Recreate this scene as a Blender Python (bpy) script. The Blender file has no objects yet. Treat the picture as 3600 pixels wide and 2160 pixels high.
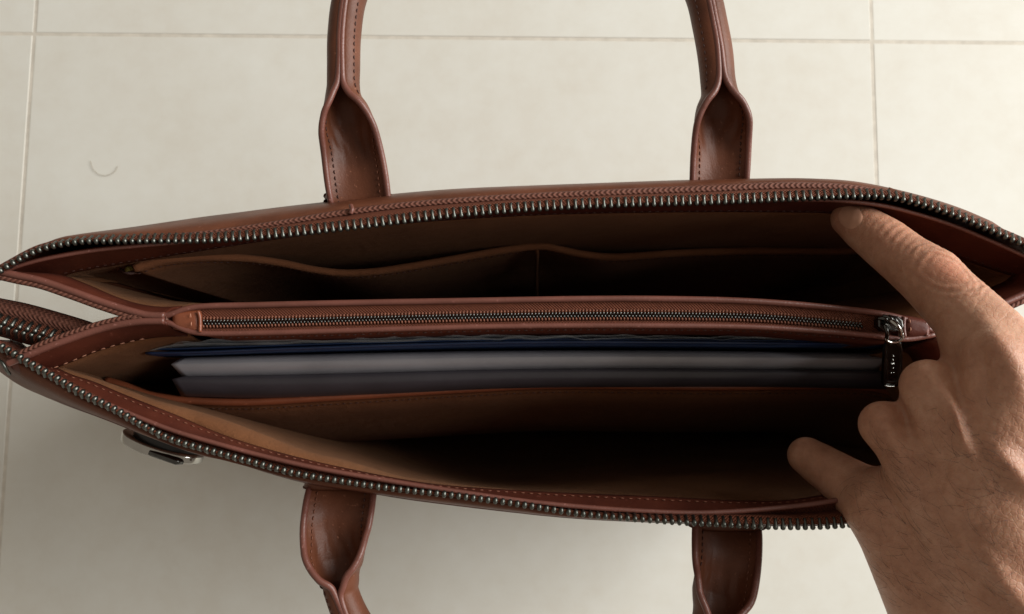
import bpy, math, random
import numpy as np
from mathutils import Vector, Matrix

random.seed(7); rng = np.random.default_rng(7)
SC = bpy.context.scene
COL = SC.collection

# ------------------------------------------------------------------ camera, world, lamps, exposure
FPX = 2770.0                      # focal length in photograph pixels (3600 wide)
TILT = math.radians(5.3)
CAM = np.array([0.0, -0.026, 0.56])
cd = bpy.data.cameras.new('camera'); cam = bpy.data.objects.new('camera', cd); COL.objects.link(cam)
cam.location = CAM; cam.rotation_euler = (TILT, 0, 0)
cd.sensor_width = 36.0; cd.lens = 36.0 * FPX / 3600.0; cd.clip_start = 0.01; cd.clip_end = 50
cd.dof.use_dof = True; cd.dof.focus_distance = 0.285; cd.dof.aperture_fstop = 20
SC.camera = cam
w = bpy.data.worlds.new('World'); SC.world = w; w.use_nodes = True
bg = w.node_tree.nodes['Background']
bg.inputs[0].default_value = (1.0, 0.875, 0.73, 1); bg.inputs[1].default_value = 0.29
def area(name, loc, target, sx, sy, energy, color):
    l = bpy.data.lights.new(name, 'AREA'); l.shape = 'RECTANGLE'; l.size = sx; l.size_y = sy
    l.energy = energy; l.color = color
    o = bpy.data.objects.new(name, l); COL.objects.link(o); o.location = loc
    o.rotation_euler = (Vector(target) - Vector(loc)).to_track_quat('-Z', 'Y').to_euler()
    return o
area('window_light', (2.15, 0.66, 1.52), (0.0, 0.0, 0.1), 2.0, 1.8, 124.0, (1.0, 0.99, 0.955))
SC.view_settings.view_transform = 'Standard'; SC.view_settings.look = 'None'
SC.view_settings.exposure = 0.0; SC.view_settings.gamma = 1.0
SC.cycles.max_bounces = 8

# ------------------------------------------------------------------ helpers
def P(px, py, z):
    """point at height z seen at pixel (px, py) of the 3600 x 2160 photograph"""
    d = np.array([(px - 1800.0) / FPX, -(py - 1080.0) / FPX, -1.0])
    c, s = math.cos(TILT), math.sin(TILT)
    d = np.array([d[0], c * d[1] - s * d[2], s * d[1] + c * d[2]])
    return CAM + d * ((z - CAM[2]) / d[2])

def project(V):
    rel = np.asarray(V) - CAM; c, s = math.cos(TILT), math.sin(TILT)
    ry = c * rel[:, 1] + s * rel[:, 2]; rz = -s * rel[:, 1] + c * rel[:, 2]
    return np.stack([1800 + FPX * rel[:, 0] / -rz, 1080 - FPX * ry / -rz], 1)

def catmull(pts, n):
    pts = np.asarray(pts, float)
    if len(pts) == 2:
        t = np.linspace(0, 1, n)[:, None]; return pts[0] * (1 - t) + pts[1] * t
    ext = np.vstack([2 * pts[0] - pts[1], pts, 2 * pts[-1] - pts[-2]])
    out = []
    for i in range(len(pts) - 1):
        p0, p1, p2, p3 = ext[i:i + 4]
        k = lambda a, b: max(np.linalg.norm(b - a), 1e-9) ** 0.5
        t0 = 0; t1 = t0 + k(p0, p1); t2 = t1 + k(p1, p2); t3 = t2 + k(p2, p3)
        t = np.linspace(t1, t2, 24, endpoint=False)[:, None]
        A1 = (t1 - t) / (t1 - t0) * p0 + (t - t0) / (t1 - t0) * p1
        A2 = (t2 - t) / (t2 - t1) * p1 + (t - t1) / (t2 - t1) * p2
        A3 = (t3 - t) / (t3 - t2) * p2 + (t - t2) / (t3 - t2) * p3
        B1 = (t2 - t) / (t2 - t0) * A1 + (t - t0) / (t2 - t0) * A2
        B2 = (t3 - t) / (t3 - t1) * A2 + (t - t1) / (t3 - t1) * A3
        out.append((t2 - t) / (t2 - t1) * B1 + (t - t1) / (t2 - t1) * B2)
    return resample(np.vstack(out + [pts[-1:]]), n)

def resample(c, n):
    s = np.concatenate([[0], np.cumsum(np.linalg.norm(np.diff(c, axis=0), axis=1))])
    t = np.linspace(0, s[-1], n)
    return np.stack([np.interp(t, s, c[:, k]) for k in range(c.shape[1])], 1)

def length(c): return float(np.linalg.norm(np.diff(c, axis=0), axis=1).sum())

def crv(ctrl, n=160, z=None):
    """ctrl: (px, py[, z]) control points -> n smooth world points"""
    if z is not None: ctrl = [(a[0], a[1], z) for a in ctrl]
    return catmull([P(*a) for a in ctrl], n)

def smooth_noise(n, scale, amp, seed):
    r = np.random.default_rng(seed); m = max(4, int(n / scale) + 3)
    v = r.normal(0, 1, m); x = np.linspace(0, m - 1.001, n)
    i = x.astype(int); f = x - i; f = f * f * (3 - 2 * f)
    return amp * (v[i] * (1 - f) + v[np.minimum(i + 1, m - 1)] * f)

def link_mesh(name, verts, faces, m, parent=None, smooth=True, uvs=None):
    me = bpy.data.meshes.new(name)
    me.from_pydata([tuple(map(float, v)) for v in verts], [], [tuple(map(int, f)) for f in faces])
    if uvs is not None:
        uvs = np.asarray(uvs, float)
        lay = me.uv_layers.new(name='UVMap')
        idx = np.empty(len(me.loops), int); me.loops.foreach_get('vertex_index', idx)
        lay.data.foreach_set('uv', uvs[idx].ravel())
    if smooth: me.polygons.foreach_set('use_smooth', [True] * len(me.polygons))
    me.materials.append(m)
    o = bpy.data.objects.new(name, me); COL.objects.link(o)
    if parent: set_parent(o, parent)
    return o

def set_parent(o, p):
    o.parent = p
    o.matrix_parent_inverse = world_of(p).inverted()
def world_of(p):
    mt = Matrix.Translation(p.location) @ p.rotation_euler.to_matrix().to_4x4() @ Matrix.Diagonal((*p.scale, 1))
    return mt if p.parent is None else world_of(p.parent) @ p.matrix_parent_inverse @ mt

def thing(name, label, cat, loc, group=None):
    o = bpy.data.objects.new(name, None); COL.objects.link(o); o.location = loc
    o['label'] = label; o['category'] = cat; o.empty_display_size = 0.02
    if group: o['group'] = group
    return o

def loft(name, rows, m, parent, sub=5, thick=0.0012, closed=False):
    """surface through several curves (each n x 3), smooth across, given a thickness"""
    R = np.stack(rows, 0); n = R.shape[1]
    if sub > 1:
        S = np.stack([catmull(R[:, j], (len(rows) - 1) * sub + 1) for j in range(n)], 1)
    else: S = R
    M = S.shape[0]
    u = np.concatenate([[0], np.cumsum(np.linalg.norm(np.diff(S[0], axis=0), axis=1))])
    v = np.concatenate([[0], np.cumsum(np.linalg.norm(np.diff(S[:, n // 2], axis=0), axis=1))])
    uv = np.stack(np.meshgrid(u, v), -1).reshape(-1, 2)
    f = [(i * n + j, i * n + j + 1, (i + 1) * n + j + 1, (i + 1) * n + j) for i in range(M - 1) for j in range(n - 1)]
    o = link_mesh(name, S.reshape(-1, 3), f, m, parent, uvs=uv)
    if thick:
        md = o.modifiers.new('thickness', 'SOLIDIFY'); md.thickness = thick; md.offset = 0
    return o

def frames(c, up=(0, 0, 1)):
    T = np.gradient(c, axis=0); T /= np.linalg.norm(T, axis=1)[:, None] + 1e-12
    U = np.tile(np.asarray(up, float), (len(c), 1))
    S = np.cross(T, U); S /= np.linalg.norm(S, axis=1)[:, None] + 1e-12
    N = np.cross(S, T)
    return T, S, N

def tube_geo(c, r, k=8, flat=1.0, up=(0, 0, 1), base=0):
    c = np.asarray(c); n = len(c); r = np.broadcast_to(r, (n,))
    T, S, N = frames(c, up)
    a = np.linspace(0, 2 * math.pi, k, endpoint=False)
    V = c[:, None] + (S[:, None] * np.cos(a)[None, :, None] + N[:, None] * np.sin(a)[None, :, None] * flat) * r[:, None, None]
    V = V.reshape(-1, 3)
    F = [(base + i * k + j, base + i * k + (j + 1) % k, base + (i + 1) * k + (j + 1) % k, base + (i + 1) * k + j) for i in range(n - 1) for j in range(k)]
    F.append(tuple(base + j for j in range(k))[::-1]); F.append(tuple(base + (n - 1) * k + j for j in range(k)))
    u = np.concatenate([[0], np.cumsum(np.linalg.norm(np.diff(c, axis=0), axis=1))])
    uv = np.stack([np.repeat(u, k), np.tile(a / (2 * math.pi) * 0.006, n)], 1)
    return V, F, uv

def tube(name, c, r, m, parent, k=8, flat=1.0, up=(0, 0, 1)):
    V, F, uv = tube_geo(c, r, k, flat, up)
    return link_mesh(name, V, F, m, parent, uvs=uv)

def stitches(name, c, m, parent, pitch=0.0028, fill=0.62, r=0.00022, lift=(0, 0, 0.0003), jit=0.0):
    n = max(2, int(length(c) / pitch)); q = resample(np.asarray(c), n * 8 + 1) + np.asarray(lift)
    V, F = [], []
    for i in range(n):
        a = q[i * 8]; b = q[i * 8 + int(8 * fill)]
        d = rng.normal(0, 1, 3) * jit
        mid = (a + b) / 2 + np.array([0, 0, 0.0001]) + d
        pts = np.array([a - [0, 0, .0002], a * .75 + b * .25 + d, mid, a * .25 + b * .75 + d, b - [0, 0, .0002]])
        vv, ff, _ = tube_geo(pts, np.array([.5, 1, 1.1, 1, .5]) * r, 5, base=len(V))
        V += list(vv); F += ff
    o = link_mesh(name, V, F, m, parent); o['kind'] = 'stuff'
    return o

# ------------------------------------------------------------------ materials
def node(nt, kind, loc=None, **kw):
    n = nt.nodes.new(kind)
    for k, v in kw.items(): setattr(n, k, v)
    return n
def base_mat(name):
    m = bpy.data.materials.new(name); m.use_nodes = True
    nt = m.node_tree; b = nt.nodes['Principled BSDF']
    return m, nt, b
def noise(nt, vec, scale, detail=4, rough=0.55):
    n = node(nt, 'ShaderNodeTexNoise'); n.inputs['Scale'].default_value = scale
    n.inputs['Detail'].default_value = detail; n.inputs['Roughness'].default_value = rough
    nt.links.new(vec, n.inputs['Vector']); return n
def ramp(nt, fac, stops):
    r = node(nt, 'ShaderNodeValToRGB'); e = r.color_ramp.elements
    e[0].position, e[0].color = stops[0][0], (*stops[0][1], 1)
    e[1].position, e[1].color = stops[-1][0], (*stops[-1][1], 1)
    for p, c in stops[1:-1]:
        x = e.new(p); x.color = (*c, 1)
    nt.links.new(fac, r.inputs[0]); return r
def math_n(nt, op, a, b=None, c=None):
    n = node(nt, 'ShaderNodeMath', operation=op)
    for i, x in enumerate((a, b, c)):
        if x is None: continue
        if isinstance(x, (int, float)): n.inputs[i].default_value = x
        else: nt.links.new(x, n.inputs[i])
    return n.outputs[0]
def bump(nt, b, height, strength, dist):
    n = node(nt, 'ShaderNodeBump'); n.inputs['Strength'].default_value = strength; n.inputs['Distance'].default_value = dist
    nt.links.new(height, n.inputs['Height']); nt.links.new(n.outputs[0], b.inputs['Normal']); return n

def leather(name, c1, c2, rough=0.42, grain=1.0, spec=0.5, coat=0.0):
    m, nt, b = base_mat(name)
    tc = node(nt, 'ShaderNodeTexCoord').outputs['Object']
    n1 = noise(nt, tc, 55, 5); r = ramp(nt, n1.outputs[0], [(0.32, c1), (0.68, c2)])
    sp = noise(nt, tc, 700, 2, .5); spf = math_n(nt, 'MULTIPLY', math_n(nt, 'SUBTRACT', sp.outputs[0], 0.66), 5.0)
    spf.node.use_clamp = True
    mxs = node(nt, 'ShaderNodeMix', data_type='RGBA'); nt.links.new(spf, mxs.inputs['Factor']); nt.links.new(r.outputs[0], mxs.inputs[6])
    mxs.inputs[7].default_value = (min(1, c2[0] * 2.2), min(1, c2[1] * 2.8), min(1, c2[2] * 3.4), 1)
    nt.links.new(mxs.outputs[2], b.inputs['Base Color'])
    v = node(nt, 'ShaderNodeTexVoronoi', feature='SMOOTH_F1'); v.inputs['Scale'].default_value = 1500; nt.links.new(tc, v.inputs['Vector'])
    n2 = noise(nt, tc, 420, 6, 0.65)
    h = math_n(nt, 'ADD', math_n(nt, 'MULTIPLY', v.outputs['Distance'], 0.5), n2.outputs[0])
    bump(nt, b, h, 0.24 * grain, 0.0004)
    n3 = noise(nt, tc, 130, 3)
    rr = math_n(nt, 'ADD', math_n(nt, 'MULTIPLY', n3.outputs[0], 0.22), rough - 0.11)
    nt.links.new(rr, b.inputs['Roughness'])
    b.inputs['Specular IOR Level'].default_value = spec
    b.inputs['Coat Weight'].default_value = coat; b.inputs['Coat Roughness'].default_value = 0.3
    return m

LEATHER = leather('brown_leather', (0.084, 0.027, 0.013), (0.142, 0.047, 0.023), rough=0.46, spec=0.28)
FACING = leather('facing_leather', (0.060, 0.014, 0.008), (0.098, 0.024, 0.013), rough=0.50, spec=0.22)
PIPING = leather('piping_leather', (0.115, 0.040, 0.028), (0.165, 0.058, 0.042), rough=0.40)
TAB = leather('tab_leather', (0.16, 0.045, 0.020), (0.22, 0.062, 0.028), rough=0.38)

def suede(name, c1, c2):
    m, nt, b = base_mat(name)
    tc = node(nt, 'ShaderNodeTexCoord').outputs['Object']
    n1 = noise(nt, tc, 38, 5); n2 = noise(nt, tc, 2600, 3, 0.7)
    f = math_n(nt, 'ADD', math_n(nt, 'MULTIPLY', n1.outputs[0], 0.7), math_n(nt, 'MULTIPLY', n2.outputs[0], 0.3))
    r = ramp(nt, f, [(0.35, c1), (0.65, c2)]); nt.links.new(r.outputs[0], b.inputs['Base Color'])
    b.inputs['Roughness'].default_value = 0.95; b.inputs['Specular IOR Level'].default_value = 0.1
    b.inputs['Sheen Weight'].default_value = 0.08; b.inputs['Sheen Roughness'].default_value = 0.5
    b.inputs['Sheen Tint'].default_value = (0.9, 0.6, 0.4, 1)
    n4 = noise(nt, tc, 150, 5, 0.6)
    bump(nt, b, math_n(nt, 'ADD', n2.outputs[0], math_n(nt, 'MULTIPLY', n4.outputs[0], 3.0)), 0.6, 0.0007)
    return m
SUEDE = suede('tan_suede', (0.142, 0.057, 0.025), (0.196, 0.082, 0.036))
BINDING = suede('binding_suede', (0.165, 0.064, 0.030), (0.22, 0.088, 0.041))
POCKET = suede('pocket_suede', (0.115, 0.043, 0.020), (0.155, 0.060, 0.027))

def weave(name, c1, c2, pu, pv, herring=False, strength=0.9):
    m, nt, b = base_mat(name)
    uv = node(nt, 'ShaderNodeUVMap').outputs[0]
    s = node(nt, 'ShaderNodeSeparateXYZ'); nt.links.new(uv, s.inputs[0])
    u, v = s.outputs[0], s.outputs[1]
    if herring:
        tri = math_n(nt, 'PINGPONG', v, pv)
        ph = math_n(nt, 'ADD', math_n(nt, 'MULTIPLY', u, 2 * math.pi / pu), math_n(nt, 'MULTIPLY', tri, 2 * math.pi / pu))
        h = math_n(nt, 'SINE', ph)
        h2 = math_n(nt, 'SINE', math_n(nt, 'SUBTRACT', math_n(nt, 'MULTIPLY', u, 2 * math.pi / pu), math_n(nt, 'MULTIPLY', v, 2 * math.pi / pu)))
        h = math_n(nt, 'ADD', math_n(nt, 'MULTIPLY', h, 0.5), math_n(nt, 'MULTIPLY', h2, 0.25))
    else:
        a = math_n(nt, 'SINE', math_n(nt, 'MULTIPLY', u, 2 * math.pi / pu))
        c = math_n(nt, 'SINE', math_n(nt, 'MULTIPLY', v, 2 * math.pi / pv))
        h = math_n(nt, 'MULTIPLY', a, c)
    tc = node(nt, 'ShaderNodeTexCoord').outputs['Object']
    n = noise(nt, tc, 900, 3)
    f = math_n(nt, 'ADD', math_n(nt, 'MULTIPLY', h, 0.35), n.outputs[0])
    r = ramp(nt, f, [(0.25, c1), (0.85, c2)]); nt.links.new(r.outputs[0], b.inputs['Base Color'])
    b.inputs['Roughness'].default_value = 0.75; b.inputs['Specular IOR Level'].default_value = 0.25
    bump(nt, b, h, strength, 0.0005)
    return m
TAPE = weave('zipper_tape_cloth', (0.11, 0.030, 0.015), (0.22, 0.066, 0.032), 0.0011, 0.0009)
BRAID = weave('braided_trim_cloth', (0.090, 0.033, 0.022), (0.185, 0.072, 0.048), 0.0019, 0.0010, herring=True, strength=.55)

def plain(name, col, rough=0.5, metal=0.0, spec=0.5, coat=0.0, var=0.15, scale=300, bmp=0.0):
    m, nt, b = base_mat(name)
    tc = node(nt, 'ShaderNodeTexCoord').outputs['Object']
    n = noise(nt, tc, scale, 4)
    lo = tuple(x * (1 - var) for x in col); hi = tuple(min(1, x * (1 + var)) for x in col)
    r = ramp(nt, n.outputs[0], [(0.3, lo), (0.7, hi)]); nt.links.new(r.outputs[0], b.inputs['Base Color'])
    b.inputs['Roughness'].default_value = rough; b.inputs['Metallic'].default_value = metal
    b.inputs['Specular IOR Level'].default_value = spec
    b.inputs['Coat Weight'].default_value = coat; b.inputs['Coat Roughness'].default_value = 0.15
    if bmp: bump(nt, b, n.outputs[0], bmp, 0.0004)
    return m
GUN = plain('gunmetal', (0.115, 0.122, 0.110), 0.40, 1.0, var=0.3, scale=800)
DARKGUN = plain('dark_gunmetal', (0.10, 0.10, 0.095), 0.22, 1.0, var=0.2, scale=500)
CHROME = plain('polished_nickel', (0.47, 0.46, 0.43), 0.14, 1.0, var=0.08, scale=200)
THREAD = plain('brown_thread', (0.17, 0.058, 0.030), 0.7, var=0.25, scale=1500)
PALETHREAD = plain('pale_thread', (0.36, 0.16, 0.10), 0.7, var=0.2, scale=1500)
DARKTHREAD = plain('dark_thread', (0.05, 0.016, 0.010), 0.7, var=0.2, scale=1500)
BLACKPLASTIC = plain('black_plastic', (0.012, 0.012, 0.013), 0.35, var=0.2)
YELLOW = plain('yellow_green_cloth', (0.20, 0.17, 0.035), 0.7)
HAIRM = plain('dark_hair', (0.02, 0.012, 0.008), 0.5)
STRAY = plain('stray_hair', (0.36, 0.30, 0.21), 0.5)
BLUE = plain('blue_plastic', (0.010, 0.028, 0.085), 0.28, coat=0.4, var=0.15, scale=60)
REFLECTION_GREY = plain('reflection_grey_plastic', (0.31, 0.30, 0.325), 0.33, coat=0.3, var=0.12, scale=40)  # pale grey paints the window reflection into the base colour
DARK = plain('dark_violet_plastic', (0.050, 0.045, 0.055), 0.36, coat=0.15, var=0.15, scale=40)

def clear_plastic():
    m, nt, b = base_mat('clear_plastic')
    b.inputs['Base Color'].default_value = (0.62, 0.66, 0.70, 1); b.inputs['Roughness'].default_value = 0.18
    b.inputs['Transmission Weight'].default_value = 0.0; b.inputs['Alpha'].default_value = 0.22
    tc = node(nt, 'ShaderNodeTexCoord').outputs['Object']
    n = noise(nt, tc, 160, 4); bump(nt, b, n.outputs[0], 0.5, 0.001)
    return m
CLEAR = clear_plastic()

def tile_mat():
    m, nt, b = base_mat('pale_tile_glaze')
    tc = node(nt, 'ShaderNodeTexCoord').outputs['Object']
    n1 = noise(nt, tc, 9, 6, 0.6); n2 = noise(nt, tc, 60, 5, 0.65)
    f = math_n(nt, 'ADD', math_n(nt, 'MULTIPLY', n1.outputs[0], 0.6), math_n(nt, 'MULTIPLY', n2.outputs[0], 0.4))
    r = ramp(nt, f, [(0.34, (0.615, 0.590, 0.525)), (0.5, (0.645, 0.632, 0.575)), (0.66, (0.67, 0.665, 0.615))])
    nt.links.new(r.outputs[0], b.inputs['Base Color'])
    b.inputs['Roughness'].default_value = 0.5; b.inputs['Specular IOR Level'].default_value = 0.2
    bump(nt, b, n2.outputs[0], 0.05, 0.001)
    return m
TILE = tile_mat()
GROUT = plain('grout', (0.56, 0.52, 0.45), 0.85, var=0.12, scale=120, bmp=0.5)

# ------------------------------------------------------------------ floor: grout bed with separate tiles
floor = link_mesh('floor', [(-3, -3, -0.0004), (3, -3, -0.0004), (3, 3, -0.0004), (-3, 3, -0.0004)], [(0, 1, 2, 3)], GROUT, smooth=False)
floor['kind'] = 'structure'
crossA = P(120, 120, 0); dirL = P(12, 1620, 0) - crossA; dirT = P(3600, 150, 0) - P(0, 117, 0)
ex = dirT / np.linalg.norm(dirT); ey = -dirL / np.linalg.norm(dirL); ey -= ex * ex.dot(ey) * 0.9; ey /= np.linalg.norm(ey)
crossB = P(3066, 146, 0); TW = float((crossB - crossA).dot(ex)); GAP = 0.0023
def tile_mesh():
    hw = TW / 2 - GAP / 2; t = 0.008; bv = 0.0004
    V, F = [], []
    for (z, h) in ((-t, hw), (-bv, hw), (0, hw - bv)):
        V += [(-h, -h, z), (h, -h, z), (h, h, z), (-h, h, z)]
    for k in range(2):
        for j in range(4): F.append((k * 4 + j, k * 4 + (j + 1) % 4, k * 4 + 4 + (j + 1) % 4, k * 4 + 4 + j))
    F.append((8, 9, 10, 11))
    me = bpy.data.meshes.new('floor_tile'); me.from_pydata(V, [], F); me.materials.append(TILE); return me
tme = tile_mesh(); ang = math.atan2(ex[1], ex[0])
for i in (-1, 0, 1):
    for j in (-2, -1, 0):
        c = crossA + ex * TW * (i + 0.5) + ey * TW * (j + 0.5)
        o = bpy.data.objects.new('floor_tile', tme); COL.objects.link(o)
        o.location = (c[0], c[1], rng.uniform(-0.00015, 0.0)); o.rotation_euler = (rng.normal(0, .0002), rng.normal(0, .0002), ang)
        set_parent(o, floor)
c = catmull([P(a, b, 0.0007) for a, b in ((318, 566), (325, 590), (345, 612), (368, 618), (392, 612), (408, 598), (413, 585))], 40)
o = tube('hair_strand', c, 0.00014, STRAY, None, 5)
o['label'] = 'single curled hair lying on the pale floor tile at upper left'; o['category'] = 'hair'

# ------------------------------------------------------------------ briefcase
RIM = 0.283
bag = thing('briefcase', 'open brown leather briefcase standing upright on the pale tiled floor', 'briefcase', (0, -0.01, 0))
K = 1.4557
def disp(l, z=None):
    return [(a[0] * K, a[1] * K) + tuple(a[2:]) for a in l] if z is None else [(a[0] * K, a[1] * K, z) for a in l]

TT = disp([(-42, 682), (-20, 668), (0, 655), (50, 625), (100, 602), (150, 590), (200, 583), (300, 582), (400, 581), (500, 580), (600, 574), (700, 565), (800, 554),
      (900, 543), (1000, 530), (1100, 519), (1300, 503), (1500, 494), (1700, 488), (1900, 480), (2050, 474), (2150, 476), (2220, 492),
      (2300, 518), (2400, 560), (2473, 592), (2540, 622)], RIM)
BT = disp([(-40, 815), (0, 835), (60, 870), (130, 910), (200, 950), (280, 990), (350, 1030), (420, 1063), (500, 1086), (600, 1113), (700, 1140), (750, 1150),
      (850, 1166), (950, 1180), (1100, 1197), (1250, 1217), (1400, 1240), (1600, 1257), (1750, 1265), (1900, 1271), (2034, 1267), (2200, 1245), (2400, 1180), (2540, 1090)], RIM)
N = 240
top_teeth = crv(TT, N); bot_teeth = crv(BT, N)

def tooth_mesh():
    # shaft with two clamping legs, rounded head with a nub
    prof = [(-0.0026, 0.00060, 0.0010), (-0.0006, 0.00062, 0.00105), (0.0000, 0.00074, 0.0012), (0.0006, 0.00084, 0.00122), (0.0011, 0.00068, 0.00095), (0.00138, 0.00030, 0.00045)]
    V, F = [], []; k = 8
    for (y, hx, hz) in prof:
        for j in range(k):
            a = (j + 0.5) * 2 * math.pi / k
            ca, sa = math.cos(a), math.sin(a)
            f = 1.0 / max(abs(ca), abs(sa)) ** 0.6
            V.append((hx * ca * f, y, hz * sa * f))
    for i in range(len(prof) - 1):
        for j in range(k): F.append((i * k + j, i * k + (j + 1) % k, (i + 1) * k + (j + 1) % k, (i + 1) * k + j))
    F.append(tuple(range(k))[::-1]); F.append(tuple((len(prof) - 1) * k + j for j in range(k)))
    me = bpy.data.meshes.new('zipper_tooth'); me.from_pydata(V, [], F)
    me.polygons.foreach_set('use_smooth', [True] * len(me.polygons)); me.materials.append(GUN); return me
TOOTH = tooth_mesh()
def dirs(curve, keys):
    """tip direction of the teeth along the curve: keys (px, (x, y, z))"""
    px = 1800 + (curve[:, 0] - CAM[0]) / (CAM[2] - curve[:, 2]) * FPX
    ks = np.array([k[0] for k in keys]); vs = np.array([k[1] for k in keys], float)
    D = np.stack([np.interp(px, ks, vs[:, i]) for i in range(3)], 1)
    return D / np.linalg.norm(D, axis=1)[:, None]
def teeth_row(curve, D, parent, pitch=0.00253, jit=0.05):
    n = int(length(curve) / pitch)
    q = resample(np.hstack([curve, D]), n)
    # resample by arc length of position only
    s = np.concatenate([[0], np.cumsum(np.linalg.norm(np.diff(curve, axis=0), axis=1))]); t = np.linspace(0, s[-1], n)
    p = np.stack([np.interp(t, s, curve[:, k]) for k in range(3)], 1); d = np.stack([np.interp(t, s, D[:, k]) for k in range(3)], 1)
    T = np.gradient(p, axis=0)
    for i in range(n):
        X = Vector(T[i]).normalized(); Y = Vector(d[i] + rng.normal(0, jit, 3)); Y = (Y - X * X.dot(Y)).normalized(); Z = X.cross(Y)
        o = bpy.data.objects.new('zipper_tooth', TOOTH); COL.objects.link(o)
        mt = Matrix((X, Y, Z)).transposed().to_4x4(); mt.translation = Vector(p[i])
        set_parent(o, parent); o.matrix_basis = mt
top_D = dirs(top_teeth, [(-100, (-.2, -.3, .9)), (300, (0, -.6, .75)), (600, (0, -.9, .25)), (1000, (0.05, -.93, -.12)), (2600, (0, -.93, -.2)), (3000, (-.1, -.85, .2)), (3700, (-.35, -.6, .55))])
bot_D = dirs(bot_teeth, [(-60, (.3, .45, .7)), (300, (.2, .55, .8)), (600, (.15, .30, .93)), (1900, (.05, .12, .98)), (2300, (0, -.35, .9)), (2700, (0, -.93, .25)), (3200, (.2, -.9, .2)), (3700, (.4, -.7, .3))])

# --- back side of the mouth
braid_hi = crv(disp([(-42, 676), (-20, 656), (20, 632), (100, 592), (200, 577), (320, 574), (500, 560), (650, 539), (850, 506), (1000, 489), (1200, 474), (1500, 459), (1720, 450), (1850, 444), (1950, 443),
      (2060, 450), (2190, 475), (2300, 507), (2400, 547), (2473, 578), (2540, 610)], RIM - 0.004), N)
braid_lo = crv(disp([(-42, 680), (-20, 662), (20, 640), (100, 600), (200, 580), (320, 577), (500, 566), (650, 548), (850, 518), (1000, 500), (1200, 485), (1500, 471), (1720, 463), (1850, 457), (1950, 455),
      (2060, 460), (2190, 481), (2300, 514), (2400, 555), (2473, 586), (2540, 617)], RIM - 0.0022), N)
tape_in = top_teeth - top_D * 0.0004
tp = loft('zipper_tape', [tape_in, top_teeth - top_D * 0.0022, braid_lo + np.array([0, -0.0002, -0.0006])], TAPE, bag, 4, 0.0009)
teeth_row(top_teeth, top_D, tp)
tube('zipper_cord', top_teeth - top_D * 0.0008, 0.0008, TAPE, bag, 8)
mid = (braid_hi + braid_lo) / 2 + np.array([0, 0, 0.0009])
loft('braided_trim', [braid_lo, mid, braid_hi, braid_hi + np.array([0, 0.0003, -0.003])], BRAID, bag, 4, 0.0008)
back_out = crv(disp([(-42, 690), (0, 664), (80, 618), (160, 594), (230, 579), (350, 557), (470, 536), (600, 519), (700, 508), (800, 499), (950, 482), (1100, 470), (1250, 464), (1400, 459), (1700, 450), (1850, 450),
      (1950, 452), (2060, 460), (2190, 490), (2300, 525), (2400, 570), (2473, 600), (2540, 630)], 0.24), N)
back_out[:, 0] = np.clip(back_out[:, 0], -.181, .195)
low = back_out.copy(); low[:, 2] = 0.11; low[:, 1] = np.maximum(low[:, 1], 0.02) + 0.003
bas = low.copy(); bas[:, 2] = 0.004; bas[:, 1] = np.minimum(low[:, 1], 0.044)
loft('back_panel', [braid_hi + np.array([0, 0.0002, -0.002]), (braid_hi * .5 + back_out * .5) + np.array([0, .001, .004]), back_out, low, bas], LEATHER, bag, 6, 0.0016)
# small leather edge step of the outer back pocket and its end tab
tube('pocket_zip_stop', crv([(1233, 722, RIM - .002), (1238, 738, RIM - .001), (1232, 752, RIM - .001)], 12), 0.0008, PIPING, bag, 8)
tube('pocket_zip_tab', crv([(3120, 672, RIM - .006), (3160, 684, RIM - .005), (3192, 692, RIM - .005)], 12), np.linspace(.0016, .0012, 12), LEATHER, bag, 8, 0.6)

# --- inner facing, lining and slip pocket of the back wall
pip_b = crv([(0, 968), (28, 950), (120, 920), (226, 898), (340, 880), (453, 868), (700, 845), (1000, 805), (1300, 765), (1700, 735), (2200, 712), (2700, 704), (2950, 706), (3105, 724), (3206, 748), (3348, 792), (3494, 852), (3600, 900), (3700, 945)], N, RIM - 0.004)
fac_b = crv([(70, 985), (192, 977), (255, 957), (453, 921), (600, 896), (900, 848), (1300, 793), (1836, 755), (2230, 744), (2700, 742), (2950, 750), (3120, 790), (3360, 899), (3582, 976), (3680, 1010)], N, 0.262)
tube('piping', pip_b, 0.00075, PIPING, bag, 8)
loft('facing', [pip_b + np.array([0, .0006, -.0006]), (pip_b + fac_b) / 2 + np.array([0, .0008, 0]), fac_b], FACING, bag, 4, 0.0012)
stitches('stitching', fac_b + (pip_b - fac_b) * 0.12 + np.array([0, -.0008, 0.0008]), DARKTHREAD, bag, 0.0030, .62, .00017)
top_l = fac_b + np.array([0, 0.0012, 0.0006])
l2 = crv([(150, 992), (235, 977), (320, 975), (453, 952), (600, 925), (900, 880), (1300, 845), (1836, 815), (2230, 810), (2700, 815), (2950, 825), (3150, 860), (3330, 935), (3480, 1000), (3560, 1030)], N, 0.225)
l3 = crv([(300, 1000), (400, 1002), (470, 1020), (600, 1000), (760, 965), (950, 935), (1300, 915), (1836, 880), (2230, 885), (2700, 890), (2950, 895), (3120, 940), (3260, 1000), (3380, 1040), (3440, 1060)], N, 0.18)
l4 = l3.copy(); l4[:, 2] = 0.10; l4[:, 1] = np.maximum(l4[:, 1], .015) ; l5 = l4.copy(); l5[:, 2] = 0.015; l5[:, 0] *= .97
for l_ in (l2, l3, l4, l5): l_[:, 0] = np.clip(l_[:, 0], -.178, .186)
loft('lining', [top_l, l2, l3, l4, l5], SUEDE, bag, 6, 0.0010)
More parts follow.
